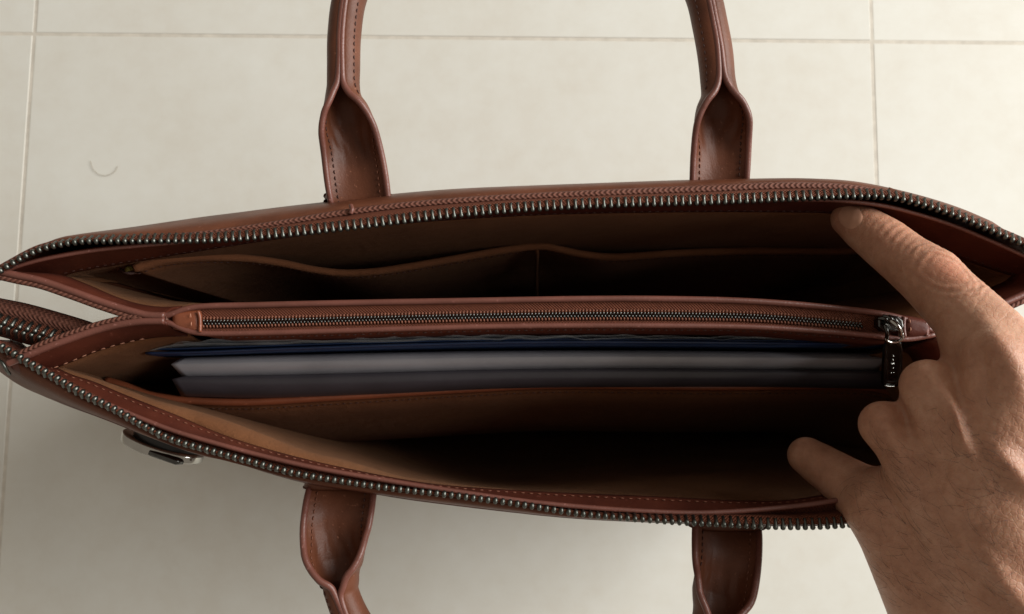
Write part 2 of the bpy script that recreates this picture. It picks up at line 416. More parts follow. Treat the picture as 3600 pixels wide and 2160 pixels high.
pk = [(470, 945), (560, 918), (680, 906), (800, 905), (900, 912), (1000, 927), (1100, 948), (1200, 960), (1300, 957), (1400, 944), (1600, 910), (1760, 882), (1860, 869), (1915, 867), (1960, 876), (2060, 896), (2150, 904), (2230, 901), (2350, 892), (2600, 883), (2900, 884), (3150, 890), (3300, 960)]
pk_t = crv([(a, b, .198 + .050 * min(1, max(0, (1150 - a) / 650))) for a, b in pk], N)
tube('pocket_binding', pk_t, 0.0017, BINDING, bag, 10, 1.2)
p2 = pk_t + np.array([0, -.0008, -0.012]); p3 = pk_t.copy(); p3[:, 2] = .10; p3[:, 1] = np.clip(pk_t[:, 1] - .002, .012, .03); p4 = p3.copy(); p4[:, 2] = .02
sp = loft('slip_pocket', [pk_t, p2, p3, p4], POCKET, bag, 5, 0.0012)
seam = crv([(1888, 872, .1985), (1888, 900, .188), (1886, 940, .165), (1886, 985, .14), (1888, 1040, .11)], 30) + np.array([0, -.0008, .0])
tube('pocket_seam', seam, 0.0009, POCKET, sp, 8)
stitches('stitching', pk_t + np.array([0, -.0018, -.0035]), DARKTHREAD, sp, 0.0028)
# yellow-green tip by the corner of the slip pocket
tube('fabric_tag', crv([(440, 949, .244), (448, 946, .246), (460, 943, .246), (476, 942, .244), (500, 948, .236)], 16), np.array([.0004] + [.0011] * 8 + [.0007] * 7), YELLOW, bag, 8, 0.5)
tube('tag_loop', crv([(424, 950, .243), (438, 956, .244), (455, 961, .243), (480, 958, .240), (515, 962, .232)], 20), 0.0008, DARKTHREAD, bag, 8, 0.6)

# --- left gusset: two walls folded into a V
gu = crv([(-52, 958), (0, 963), (60, 976), (140, 993), (250, 1030), (350, 1066), (450, 1098), (520, 1115), (580, 1118)], 90, RIM - .002)
gl = crv([(30, 1272), (95, 1245), (150, 1222), (230, 1192), (330, 1158), (420, 1135), (500, 1124), (580, 1122)], 90, RIM - .002)
for g, sgn, fw in ((gu, 1, 'up'), (gl, -1, 'down')):
    braid = g + np.array([0, -sgn * .0014, 0.0002])
    V_, F_, uv_ = tube_geo(braid, .00095, 8)
    link_mesh('braided_edge', V_, F_, BRAID, bag, uvs=uv_)
    tube('piping', g + np.array([0, sgn * .0007, .0003]), .0013, PIPING, bag, 10)
fu = crv([(-20, 962), (90, 968), (205, 970), (300, 1003), (400, 1046), (480, 1072), (560, 1084), (640, 1082)], 90, .268)
fl = crv([(100, 1318), (190, 1292), (260, 1265), (340, 1232), (430, 1205), (510, 1188), (580, 1180), (660, 1178)], 90, .268)
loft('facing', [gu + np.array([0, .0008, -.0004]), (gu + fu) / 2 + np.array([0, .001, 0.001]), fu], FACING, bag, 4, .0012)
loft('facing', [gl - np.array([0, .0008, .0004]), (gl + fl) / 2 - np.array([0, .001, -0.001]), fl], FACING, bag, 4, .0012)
stitches('stitching', fl[10:70] + np.array([0, -.0006, .0014]), PALETHREAD, bag, .0034, .6, .00020, jit=.00005)
stitches('stitching', (gl * .72 + fl * .28)[10:60] + np.array([0, -.0002, .0022]), THREAD, bag, .0034, .6, .0002)
stitches('stitching', fu[30:88] + np.array([0, -.0008, .0012]), THREAD, bag, .0030, .6, .0002)
def down(c, z, y=None, xs=1.0, dx=0):
    d = c.copy(); d[:, 2] = z; d[:, 0] = d[:, 0] * xs + dx
    if y is not None: d[:, 1] = d[:, 1] * .4 + y * .6
    return d
fu2 = crv([(100, 985), (240, 984), (330, 992), (400, 1016), (470, 1042), (560, 1058), (640, 1066), (720, 1072)], 90, .238)
loft('gusset_lining', [fu + np.array([0, -.0006, -.0006]), (fu * .5 + fu2 * .5) + np.array([0, 0, .004]), fu2, down(fu2, .15, .012), down(fu2, .02, .012)], SUEDE, bag, 5, .001)
fl2 = crv([(150, 1345), (240, 1340), (330, 1335), (420, 1320), (500, 1300), (580, 1270), (650, 1240), (740, 1210)], 90, .215)
loft('gusset_lining', [fl + np.array([0, .0006, -.0006]), (fl * .55 + fl2 * .45) + np.array([0, 0, .003]), fl2, down(fl2, .13, -.03, 1, .01), down(fl2, .02, -.025, 1, .02)], SUEDE, bag, 5, .001)
for g in (gu, gl):   # outer face of the gusset, down to the base
    loft('gusset', [g - np.array([0, 0, .001]), down(g, .2), down(g, .004)], LEATHER, bag, 4, .0012)
# right gusset, mostly under the hand
ru = crv([(3735, 925), (3690, 1000), (3600, 1045), (3500, 1090), (3440, 1118), (3360, 1160), (3300, 1180)], 60, RIM - .004)
rl = crv([(3285, 1186), (3310, 1196), (3335, 1235), (3352, 1278), (3420, 1400), (3560, 1560), (3720, 1680)], 60, RIM - .006)
tube('braided_edge', ru + np.array([.0002, -.0012, 0]), .001, BRAID, bag); tube('piping', ru + np.array([-.0004, .0008, 0]), .0013, PIPING, bag)
tube('piping', rl, .0010, PIPING, bag)
for g, s in ((ru, 1), (rl, -1)):
    f2 = g + np.array([-.004, s * .004, -.016]); loft('facing', [g, f2], FACING, bag, 3, .0012)
    loft('gusset_lining', [f2, down(f2, .18, s * .02), down(f2, .02, s * .02)], SUEDE, bag, 3, .001)
    loft('gusset', [g - np.array([-.001, 0, .001]), down(g, .004, -.01)], LEATHER, bag, 3, .0012)

# --- front side of the mouth
pip_f = crv([(-40, 1190), (60, 1250), (180, 1322), (300, 1386), (420, 1440), (600, 1512), (760, 1560), (900, 1598), (1090, 1642), (1300, 1680), (1600, 1728), (1892, 1768), (2184, 1793), (2475, 1803), (2766, 1783), (2926, 1762), (3150, 1715), (3400, 1600), (3700, 1480)], N, RIM - .003)
fac_f = crv([(60, 1200), (150, 1270), (240, 1318), (330, 1348), (440, 1394), (612, 1462), (800, 1540), (1019, 1606), (1310, 1671), (1530, 1708), (1892, 1733), (2329, 1752), (2620, 1766), (2766, 1764), (2926, 1738), (3120, 1690), (3360, 1580), (3600, 1470)], N, .266)
front_tape_top = bot_teeth - bot_D * .0004
bt = loft('zipper_tape', [front_tape_top, bot_teeth - bot_D * .0022, bot_teeth - bot_D * .0030 + np.array([0, -.0002, -.001]), pip_f * .5 + bot_teeth * .5 + np.array([0, 0, -.0050]), pip_f + np.array([0, -.0006, -.0012])], TAPE, bag, 4, .0009)
teeth_row(bot_teeth, bot_D, bt)
tube('piping', pip_f, .0009, PIPING, bag, 8)
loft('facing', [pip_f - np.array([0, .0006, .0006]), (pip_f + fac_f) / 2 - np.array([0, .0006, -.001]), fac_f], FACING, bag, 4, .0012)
wob = np.zeros((N, 3)); wob[:, 1] = smooth_noise(N, 5, .00025, 3)
stitches('stitching', fac_f * .85 + pip_f * .15 + np.array([0, .0004, .0016]), THREAD, bag, .0030, .6, .00018)
fl_t = fac_f + wob - np.array([0, .0016, .0005])
fb = crv([(170, 1285), (240, 1315), (330, 1335), (420, 1352), (582, 1386), (800, 1432), (1019, 1504), (1237, 1578), (1456, 1650), (1600, 1686), (1800, 1706), (2100, 1700), (2400, 1682), (2700, 1660), (2850, 1650), (3000, 1640), (3200, 1600), (3450, 1500)], N, .243)
fbp = project(fb); fbz = np.interp(fbp[:, 0], [170, 450, 800, 1200, 1700, 2200, 3500], [.225, .205, .172, .155, .16, .195, .195])
fb = np.array([P(a, b, z) for a, b, z in zip(fbp[:, 0], fbp[:, 1], fbz)]); fb[:, 0] = np.clip(fb[:, 0], -.178, .186)
fd = fb + np.array([0, -.001, -.03]); fd[:, 1] = np.minimum(fd[:, 1], -.025)
fe = fd.copy(); fe[:, 2] = .08; fe[:, 1] += .004; fg = fe.copy(); fg[:, 2] = .015; fg[:, 1] = np.maximum(fe[:, 1], -.055)
fcr = crv([(165, 1262), (240, 1300), (330, 1328), (430, 1366), (526, 1405), (736, 1467), (906, 1531), (1075, 1592), (1189, 1620), (1400, 1682), (1600, 1720), (1892, 1748), (2329, 1768), (2620, 1780), (2766, 1778), (2926, 1752), (3120, 1704), (3360, 1594), (3600, 1486)], N, .2615)
fcr[:, 2] -= np.interp(project(fcr)[:, 0], [1100, 1500], [0, .008])
fcr[:, 1] += smooth_noise(N, 14, .0004, 5)
loft('lining', [fl_t, (fl_t * .5 + fcr * .5) + np.array([0, 0, .0015]), fcr, fcr * .92 + fb * .08 + np.array([0, -.0008, -.001]), fb, fd, fe, fg], SUEDE, bag, 6, .001)
# front slip pocket with its bound edge
fp = [(375, 1338), (440, 1358), (520, 1388), (600, 1402), (700, 1411), (850, 1415), (980, 1410), (1100, 1402), (1300, 1390), (1500, 1377), (1700, 1366), (1850, 1358), (2000, 1355), (2200, 1357), (2500, 1361), (2800, 1359), (3000, 1360), (3100, 1372), (3200, 1405), (3320, 1460)]
fp_t = crv(fp, N, .222)
tube('pocket_binding', fp_t, .0017, TAB, bag, 10, 1.2)
q2 = fp_t + np.array([0, -.004, -.006]); q3 = fp_t + np.array([0, -.011, -.03]); q4 = fp_t.copy(); q4[:, 2] = .15; q4[:, 1] -= .022
q5 = q4.copy(); q5[:, 2] = .09; q5[:, 1] -= .004; q6 = q5.copy(); q6[:, 2] = .015; q6[:, 1] += .01
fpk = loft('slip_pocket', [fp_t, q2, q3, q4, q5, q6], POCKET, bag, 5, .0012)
stitches('stitching', fp_t + np.array([0, -.0030, -.0030]), DARKTHREAD, fpk, .0028)
# outer front panel
front_out = crv(disp([(-60, 835), (0, 893), (50, 928), (150, 970), (280, 1015), (400, 1055), (480, 1085), (560, 1100), (650, 1130), (750, 1158), (900, 1182), (1000, 1200), (1200, 1225), (1400, 1242), (1600, 1252), (1750, 1258), (1900, 1262), (2034, 1256), (2200, 1230), (2400, 1165), (2540, 1080)], .255), N)
front_out[:, 0] = np.clip(front_out[:, 0], -.2, .195)
lo = front_out.copy(); lo[:, 2] = .12; lo[:, 1] = np.minimum(lo[:, 1], -.03) - .009
ba = lo.copy(); ba[:, 2] = .004; ba[:, 1] = np.maximum(lo[:, 1], -.066)
edge = bot_teeth - bot_D * .003 + np.array([0, -.0012, -.0015])
loft('front_panel', [edge, (edge + front_out) / 2 + np.array([0, -.0004, .002]), front_out, lo, ba], LEATHER, bag, 6, .0016)
tube('edge_binding', (edge * .35 + front_out * .65) + np.array([0, -.0005, .0012]), .0011, FACING, bag, 8)
# closed ends of the body below the mouth: panel edge to gusset fold
def side_panel(edge_rows, col, g0):
    A = np.array([r[col] for r in edge_rows]); A = catmull(A, 14)
    B = np.stack([np.full(14, g0[0]), np.full(14, g0[1]), np.minimum(A[:, 2], g0[2] - .001)], 1)
    loft('side_panel', [A, A * .5 + B * .5, B], LEATHER, bag, 3, .0012)
side_panel([back_out, low, bas], 0, gu[0]); side_panel([front_out, lo, ba], 0, gl[0])
side_panel([back_out, low, bas], -1, ru[0]); side_panel([front_out, lo, ba], -1, rl[-1])
# base
link_mesh('base', [(-.186, -.070, .003), (.190, -.070, .003), (.190, .046, .003), (-.186, .046, .003), (-.186, -.070, .012), (.190, -.070, .012), (.190, .046, .012), (-.186, .046, .012)],
          [(3, 2, 1, 0), (4, 5, 6, 7), (0, 1, 5, 4), (1, 2, 6, 5), (2, 3, 7, 6), (3, 0, 4, 7)], FACING, bag, smooth=False)

# --- central zipped divider
dv_t = crv([(545, 1119), (600, 1106), (650, 1088), (700, 1079), (900, 1073), (1100, 1068), (1400, 1062), (1700, 1057), (2000, 1052), (2300, 1051), (2650, 1060), (2950, 1085), (3120, 1108), (3220, 1137), (3290, 1172)], N, .279)
dv_b = crv([(545, 1124), (600, 1138), (650, 1160), (700, 1171), (900, 1171), (1100, 1166), (1400, 1157), (1700, 1149), (2000, 1145), (2300, 1145), (2650, 1150), (2900, 1166), (3060, 1180), (3180, 1193), (3285, 1178)], N, .279)
dv_b[-1] = dv_t[-1] - np.array([0, .0002, 0])
tube('piping', dv_t, .0011, PIPING, bag, 10); tube('piping', dv_b, .0010, PIPING, bag, 10)
dpan = loft('divider_panel', [dv_t - np.array([0, 0, .0004]), down(dv_t, .25), down(dv_t, .02)], FACING, bag, 3, .0012)
dpan2 = loft('divider_panel', [dv_b - np.array([0, 0, .0004]), dv_b + np.array([0, -.0006, -.012]), down(dv_b, .02)], FACING, bag, 3, .0012)
stitches('stitching', dv_b[20:220] + np.array([0, -.0014, -.003]), DARKTHREAD, dpan2, .0028)
stitches('stitching', dv_t[10:225] + np.array([0, .0009, -.0018]), THREAD, dpan, .0026, .55, .00012)
dzt = dv_t * .34 + dv_b * .66
bed = loft('pocket_zipper_tape', [dv_t + np.array([0, -.0006, -.0008]), dv_t * .7 + dv_b * .3 - np.array([0, 0, .0012]), dzt - np.array([0, 0, .0018]), dv_t * .2 + dv_b * .8 - np.array([0, 0, .0020]), dv_b + np.array([0, .0006, -.0008])], TAPE, bag, 4, .0007)
def coil_row(c, pitch, dy, ln, r, m, name, tilt):
    n = int(length(c) / pitch); q = resample(c, n); V, F = [], []
    for p in q:
        a = p + np.array([tilt, ln / 2 + dy, 0]); b_ = p + np.array([-tilt, -ln / 2 + dy, 0])
        pts = np.array([a - [0, 0, .0003], a * .7 + b_ * .3 + [0, 0, .0002], a * .3 + b_ * .7 + [0, 0, .0002], b_ - [0, 0, .0003]])
        vv, ff, _ = tube_geo(pts, np.array([.7, 1, 1, .7]) * r, 6, base=len(V)); V += list(vv); F += ff
    o = link_mesh(name, V, F, m, bed); o['kind'] = 'stuff'
cc = dv_t * .42 + dv_b * .58 - np.array([0, 0, .0011])
i0 = int(N * .058); i1 = int(N * .905); cc = cc[i0:i1]
coil_row(cc, .00122, .00135, .0009, .00036, THREAD, 'coil_stitching', .0001)
coil_row(cc, .00122, .0004, .0011, .00038, DARKGUN, 'zipper_coil', .00012)
coil_row(cc + np.array([.0006, 0, 0]), .00122, -.0006, .0010, .00038, DARKGUN, 'zipper_coil', -.00012)
coil_row(cc, .00122, -.0015, .0009, .00036, THREAD, 'coil_stitching', -.0001)
# leather end tabs of that zipper
def pad(name, quad, z, h, m, parent, n=14):
    """rounded leather tab over four (px, py) corners"""
    a, b_, c_, d_ = [P(*q, z) for q in quad]
    V, F = [], []
    for i in range(n):
        for j in range(n):
            u, v = i / (n - 1), j / (n - 1)
            p = (a * (1 - u) + b_ * u) * (1 - v) + (d_ * (1 - u) + c_ * u) * v
            e = (1 - abs(2 * u - 1) ** 6) * (1 - abs(2 * v - 1) ** 3)
            V.append(p + np.array([0, 0, h * e ** .6 - .001]))
    F = [(i * n + j, (i + 1) * n + j, (i + 1) * n + j + 1, i * n + j + 1) for i in range(n - 1) for j in range(n - 1)]
    o = link_mesh(name, V, F, m, parent); md = o.modifiers.new('t', 'SOLIDIFY'); md.thickness = .0012; return o
t1 = pad('zipper_end_tab', [(612, 1104), (700, 1096), (702, 1165), (614, 1150)], .2785, .0014, TAB, bag)
tube('tab_edge', crv([(696, 1094), (702, 1112), (704, 1140), (703, 1168)], 14, .2802), .0006, TAB, t1, 8)
stitches('tab_stitching', crv([(670, 1102), (674, 1130), (672, 1162)], 12, .2806), PALETHREAD, t1, .0022, .6, .0002)
t2 = pad('zipper_end_tab', [(3172, 1116), (3258, 1134), (3262, 1180), (3178, 1184)], .2785, .0022, FACING, bag)
tube('tab_edge', crv([(3178, 1114), (3176, 1150), (3180, 1186)], 12, .2800), .0008, PIPING, t2, 8)
tube('tab_edge', crv([(3252, 1134), (3258, 1158), (3256, 1182)], 12, .2800), .0007, PIPING, t2, 8)
stitches('tab_stitching', crv([(3196, 1122), (3200, 1150), (3198, 1180)], 12, .2806), PALETHREAD, t2, .0022, .6, .0002)

# --- slider and puller of the pocket zipper
def ingot(name, outline, z0, z1, m, parent, bev=.0004):
    """plate from a (px, py) outline between two heights, with bevelled top edge"""
    c = np.array([P(a, b_, (z0 + z1) / 2) for a, b_ in outline]); c[:, 2] = 0; mid_ = c.mean(0)
    n = len(c); V = []
    for z, s in ((z0, 0), (z1 - bev, 0), (z1, bev)):
        for p in c:
            d = p - mid_; L = np.linalg.norm(d); q = p - d / L * s; V.append((q[0], q[1], z))
    F = [(k * n + j, k * n + (j + 1) % n, (k + 1) * n + (j + 1) % n, (k + 1) * n + j) for k in range(2) for j in range(n)]
    F.append(tuple(range(2 * n, 3 * n))); F.append(tuple(range(n))[::-1])
    o = link_mesh(name, V, F, m, parent, smooth=False)
    md = o.modifiers.new('b', 'BEVEL'); md.width = .0002; md.segments = 2; return o
sl = ingot('slider', [(3078, 1122), (3096, 1112), (3126, 1110), (3150, 1114), (3166, 1128), (3170, 1150), (3160, 1164), (3128, 1168), (3100, 1164), (3080, 1150)], .2775, .2815, DARKGUN, bag)
for k, (a, b_) in enumerate((((3088, 1120), (3130, 1134)), ((3104, 1112), (3150, 1136)), ((3124, 1112), (3164, 1146)))):
    tube('slider_ridge', crv([(*a, .2815), ((a[0] + b_[0]) / 2, (a[1] + b_[1]) / 2 - 6, .2830), (*b_, .2818)], 14), .0007, DARKGUN, sl, 8)
tube('slider_bail', crv([(3120, 1128, .2815), (3132, 1130, .2840), (3150, 1142, .2852), (3164, 1160, .2848), (3166, 1180, .2825)], 24), .0008, CHROME, sl, 8)
tube('slider_bail', crv([(3100, 1140, .2815), (3112, 1150, .2838), (3118, 1166, .2838), (3118, 1190, .2815)], 24), .0007, DARKGUN, sl, 8)
tube('puller_ring', crv([(3118, 1178, .2820), (3116, 1196, .2812), (3130, 1204, .2806), (3160, 1200, .2806), (3172, 1190, .2812), (3170, 1172, .2822)], 30), .0006, CHROME, sl, 8)
def puller():
    O = [(3128, 1196), (3152, 1194), (3170, 1206), (3175, 1230), (3174, 1300), (3168, 1352), (3150, 1362), (3118, 1362), (3106, 1350), (3108, 1290), (3112, 1225), (3118, 1204)]
    zt = lambda y: .2803 - .000085 * (y - 1200)
    top = np.array([P(a, b_, zt(b_)) for a, b_ in O]); mid_ = top.mean(0); n = len(O)
    V = []
    for s, dz in ((1, -.0022), (1, -.0003), (.93, 0), (.80, 0), (.74, -.0005)):
        for p in top: V.append(mid_ + (p - mid_) * s + np.array([0, 0, dz]))
    F = [(k * n + j, k * n + (j + 1) % n, (k + 1) * n + (j + 1) % n, (k + 1) * n + j) for k in range(4) for j in range(n)]
    F.append(tuple(range(4 * n, 5 * n))); F.append(tuple(range(n))[::-1])
    o = link_mesh('zipper_puller', V, F, DARKGUN, bag, smooth=False)
    md = o.modifiers.new('b', 'BEVEL'); md.width = .0002; md.segments = 2
    # five faint raised marks in a column, as on the metal
    V, F = [], []
    marks = [[((3136, 1252), (3144, 1253))], [((3140, 1264), (3137, 1267)), ((3137, 1267), (3141, 1269))], [((3132, 1278), (3138, 1282)), ((3138, 1282), (3145, 1279)), ((3134, 1279), (3144, 1278))],
             [((3136, 1296), (3142, 1294))], [((3131, 1310), (3134, 1313)), ((3140, 1310), (3143, 1312))]]
    for mk in marks:
        for (a, b_) in mk:
            pts = np.array([P(*a, zt(a[1]) - .0003), P((a[0] + b_[0]) / 2, (a[1] + b_[1]) / 2, zt(a[1]) - .0001), P(*b_, zt(b_[1]) - .0003)])
            vv, ff, _ = tube_geo(pts, .00022, 6, base=len(V)); V += list(vv); F += ff
    link_mesh('embossed_lettering', V, F, CHROME, o)
    tube('puller_end', crv([(3110, 1356, zt(1356) + .0004), (3128, 1360, zt(1358) + .0006), (3146, 1359, zt(1358) + .0004)], 10), .00035, CHROME, o, 6)
puller()

# --- closed tail of the main zipper, beyond the left end
tail = crv([(-60, 1070), (0, 1082), (80, 1098), (180, 1125), (290, 1158), (340, 1176)], 60, RIM - .012)
loft('zipper_tail', [tail + np.array([0, .0030, -.002]), tail + np.array([0, .0006, .001]), tail + np.array([0, -.0030, .0]), tail + np.array([0, -.0042, -.003])], BRAID, bag, 4, .0011)
tz = crv([(-60, 1112), (0, 1128), (60, 1146), (140, 1166), (210, 1190)], 50, RIM - .007)
tl = loft('zipper_tape', [tz + np.array([0, .0022, -.002]), tz + np.array([0, 0, 0]), tz + np.array([.001, -.004, -.001]), tz + np.array([.001, -.006, -.004])], TAPE, bag, 4, .0009)
teeth_row(tz + np.array([0, 0, .0004]), np.tile(np.array([.1, -.9, .45]), (50, 1)), tl, .0025)
teeth_row(tz + np.array([.0012, -.0026, .0]), np.tile(np.array([-.1, .9, .45]), (50, 1)), tl, .0025)
tube('zipper_wire', crv([(-20, 1262, RIM - .004), (8, 1276, RIM - .001), (22, 1300, RIM - .002), (34, 1316, RIM - .006)], 16), .0006, GUN, bag, 8)

# --- metal plate on the front
def oval_plate():
    A = P(402, 1528, .243); B = P(684, 1622, .243); mid_ = (A + B) / 2; L = np.linalg.norm(B - A) / 2
    ux = (B - A) / np.linalg.norm(B - A); up = np.array([0, 0, 1.0]); out = np.cross(ux, up)
    up = up * .90 + out * -.0  ; up /= np.linalg.norm(up); out = np.cross(ux, up)
    if out[1] > 0: out = -out
    cen = mid_ - up * .0075
    def ring(name, rx, ry, hx, hy, t0, t1, m, n=64, bev=.0005, shift=0):
        V, F = [], []; a = np.linspace(0, 2 * math.pi, n, endpoint=False)
        sq = lambda t, e=.9: np.sign(t) * np.abs(t) ** e
        prof = [(1, t0 + bev), (1, t1 - bev), (0, t1), (-1, t1), (-2, t1 - bev), (-2, t0 + bev), (-1, t0), (0, t0)]
        for (k, t) in prof:
            if k == 1: X, Y = rx, ry
            elif k == 0: X, Y = rx - bev, ry - bev
            elif k == -1: X, Y = hx + bev, hy + bev
            else: X, Y = hx, hy
            for t_ in a: V.append(cen + ux * (X * sq(math.cos(t_)) + shift) + up * Y * sq(math.sin(t_)) + out * (t - .0014 * (X / L * sq(math.cos(t_))) ** 2))
        q = len(prof)
        for k in range(q):
            for j in range(n):
                k2 = (k + 1) % q; F.append((k * n + j, k * n + (j + 1) % n, k2 * n + (j + 1) % n, k2 * n + j))
        return link_mesh(name, V, F, m, bag)
    r = ring('metal_plate', L, .0098, L * .62, .0048, -.0008, .0034, CHROME)
    b_ = ring('plate_backing', L * .86, .0088, .001, .001, -.0062, -.0006, BLACKPLASTIC, shift=.002)
    tube('twist_knob', np.array([cen + ux * .004 + up * .0048 + out * .0016 - ux * .006, cen + up * .0088 + out * .0018, cen + ux * .011 + up * .0094 + out * .0018, cen + ux * .013 + up * .008 + out * .0018]), np.array([.0008, .0015, .0015, .0008]), DARKGUN, r, 10)
oval_plate()

# --- handles: a flat strap that folds up into a stitched tube
def handle(legs, apex, zt, sgn):
    """legs: two lists of (px, py, half width px, phi degrees, z); sgn +1 back handle, -1 front"""
    rows = []
    A, B = legs
    ctrl = A + apex + B[::-1]
    wor = [np.concatenate([P(a[0], a[1], a[4]), [a[2] * (CAM[2] - a[4]) / FPX, a[3] / 5000.0]]) for a in ctrl]
    # dense resample by position
    dens = catmull(wor, 420); 
    c = dens[:, :3]; hw = np.maximum(dens[:, 3], .004); phi = np.radians(np.clip(dens[:, 4] * 5000.0, 20, 176))
    cf = c.copy(); cf[:, 2] = cf[0, 2] + (cf[:, 2] - cf[0, 2]) * .2
    T, S, Nn = frames(cf)
    k = 25; th = .0016; V = []; u = np.linspace(-1, 1, k)
    r = np.where(phi < math.pi / 2, hw / np.sin(np.minimum(phi, math.pi / 2)), hw)
    n = len(c)
    def sec(i, off):
        R = r[i] + off
        a = u * phi[i]
        h = r[i] - R * np.cos(a) - r[i] * (0 if phi[i] < math.pi / 2 else 0)
        x = R * np.sin(a)
        return c[i] + S[i] * x[:, None] + Nn[i] * (h[:, None] - hw[i] * .6 * min(1, phi[i] / 2))
    crease = lambda i: 0
    outer = np.array([sec(i, 0) for i in range(n)]); inner = np.array([sec(i, -th) for i in range(n)])
    # leather wrinkles on the inside where the strap folds
    sl_ = np.concatenate([[0], np.cumsum(np.linalg.norm(np.diff(c, axis=0), axis=1))])
    env = np.exp(-((np.degrees(phi) - 95) / 34) ** 2)
    for j in range(3, k - 3):
        wv = np.sin(u[j] * 17 + 3 * np.sin(sl_ * 160 + 1.3 * j * .12)) + .6 * np.sin(u[j] * 31 - sl_ * 420)
        nr = inner[:, j] - outer[:, j]; nr /= np.linalg.norm(nr, axis=1)[:, None] + 1e-9
        inner[:, j] += nr * (env * wv * .00030 * (1 - u[j] ** 4))[:, None]
    ring = np.concatenate([outer, inner[:, ::-1]], 1); kk = 2 * k
    V = ring.reshape(-1, 3)
    F = [(i * kk + j, i * kk + (j + 1) % kk, (i + 1) * kk + (j + 1) % kk, (i + 1) * kk + j) for i in range(n - 1) for j in range(kk)]
    F += [tuple(range(kk))[::-1], tuple((n - 1) * kk + j for j in range(kk))]
    h = link_mesh('handle', V, F, LEATHER, bag)
    el = (outer[:, 0] + inner[:, 0]) / 2; er = (outer[:, -1] + inner[:, -1]) / 2
    tube('edge_bead', el, .00125, PIPING, h, 10); tube('edge_bead', er, .00125, PIPING, h, 10)
    for j in (3, k - 4):
        s = inner[:, j] - (c - inner[:, k // 2]) * 0 
        nrm = inner[:, j] - outer[:, j]; nrm /= np.linalg.norm(nrm, axis=1)[:, None]
        op = phi < math.radians(140)
        for lo_, hi_ in ((0, n // 2), (n // 2, n)):
            m_ = np.zeros(n, bool); m_[lo_:hi_] = op[lo_:hi_]
            if m_.sum() > 8: stitches('handle_stitching', (s + nrm * .0002)[m_], DARKTHREAD if j == 3 else THREAD, h, .0023, .66, .00022, lift=(0, 0, .0001))
    # seam of the closed tube
    cl = phi > math.radians(150)
    sm = outer[:, k - 4]; nrm = outer[:, k - 4] - inner[:, k - 4]; nrm /= np.linalg.norm(nrm, axis=1)[:, None]
    if cl.sum() > 10: stitches('handle_stitching', (sm + nrm * .0001)[cl], DARKTHREAD, h, .0026, .66, .00026, lift=(0, 0, 0))
    return h
z0 = .262
hb = handle(([(1272, 760, 104, 28, .2585), (1268, 715, 105, 30, .262), (1258, 640, 108, 38, .2645), (1247, 560, 107, 56, .266), (1234, 475, 101, 94, .2675), (1222, 405, 86, 122, .2685), (1213, 355, 66, 150, .2690), (1212, 315, 59, 168, .2690), (1213, 250, 59, 174, .269), (1216, 130, 60, 175, .269), (1236, 0, 61, 175, .268), (1290, -110, 61, 175, .266)],
             [(2524, 700, 100, 26, .2585), (2525, 645, 100, 30, .262), (2528, 540, 103, 52, .265), (2528, 450, 101, 92, .267), (2525, 385, 86, 124, .2680), (2523, 340, 66, 152, .2685), (2518, 300, 62, 168, .2685), (2508, 200, 63, 174, .2685), (2490, 100, 63, 175, .268), (2466, 0, 63, 175, .267), (2410, -110, 62, 175, .265)]),
            [(1560, -330, 61, 175, .258), (1860, -400, 61, 175, .256), (2160, -330, 61, 175, .258)], .268, 1)
hf = handle(([(1208, 1690, 113, 28, .2545), (1205, 1715, 115, 30, .2575), (1193, 1800, 118, 42, .262), (1186, 1870, 115, 68, .2635), (1187, 1940, 103, 100, .265), (1194, 2000, 84, 130, .2655), (1202, 2040, 64, 156, .266), (1206, 2075, 58, 170, .266), (1225, 2130, 58, 175, .266), (1260, 2200, 60, 175, .265), (1320, 2290, 60, 175, .262)],
             [(2552, 1800, 108, 26, .2535), (2551, 1845, 114, 32, .2570), (2547, 1950, 115, 48, .262), (2538, 2030, 108, 84, .264), (2522, 2090, 97, 112, .265), (2508, 2140, 80, 140, .2655), (2494, 2180, 66, 160, .2655), (2474, 2250, 60, 174, .265), (2430, 2330, 60, 175, .262)]),
            [(1560, 2460, 60, 175, .256), (1860, 2520, 60, 175, .254), (2180, 2450, 60, 175, .256)], .265, -1)
def tabp(px, py, hw, hh, z, sy):
    """rounded leather patch behind a handle end, upright on the panel"""
    O = [P(px + hw * math.sin(a) * 1.0, py, z) for a in (0,)]
    c = P(px, py, z); W = hw * (CAM[2] - z) / FPX; H = .012
    V, F = [], []; n = 24
    for t in (-.0012, .0012):
        for j in range(n):
            a = 2 * math.pi * j / n
            x = W * math.copysign(abs(math.cos(a)) ** .6, math.cos(a)); h_ = H * math.copysign(abs(math.sin(a)) ** .6, math.sin(a))
            V.append(c + np.array([x, t + sy * .001 * (h_ / H), h_]))
    F = [(j, (j + 1) % n, n + (j + 1) % n, n + j) for j in range(n)] + [tuple(range(n)), tuple(range(n, 2 * n))[::-1]]
    o = link_mesh('handle_patch', V, F, LEATHER, bag); md = o.modifiers.new('b', 'BEVEL'); md.width = .0006; md.segments = 2; md.limit_method = 'ANGLE'
tabp(1272, 716, 124, 60, .250, 1); tabp(2515, 668, 112, 60, .246, 1); tabp(1210, 1690, 128, 60, .250, -1); tabp(2545, 1828, 128, 60, .250, -1)

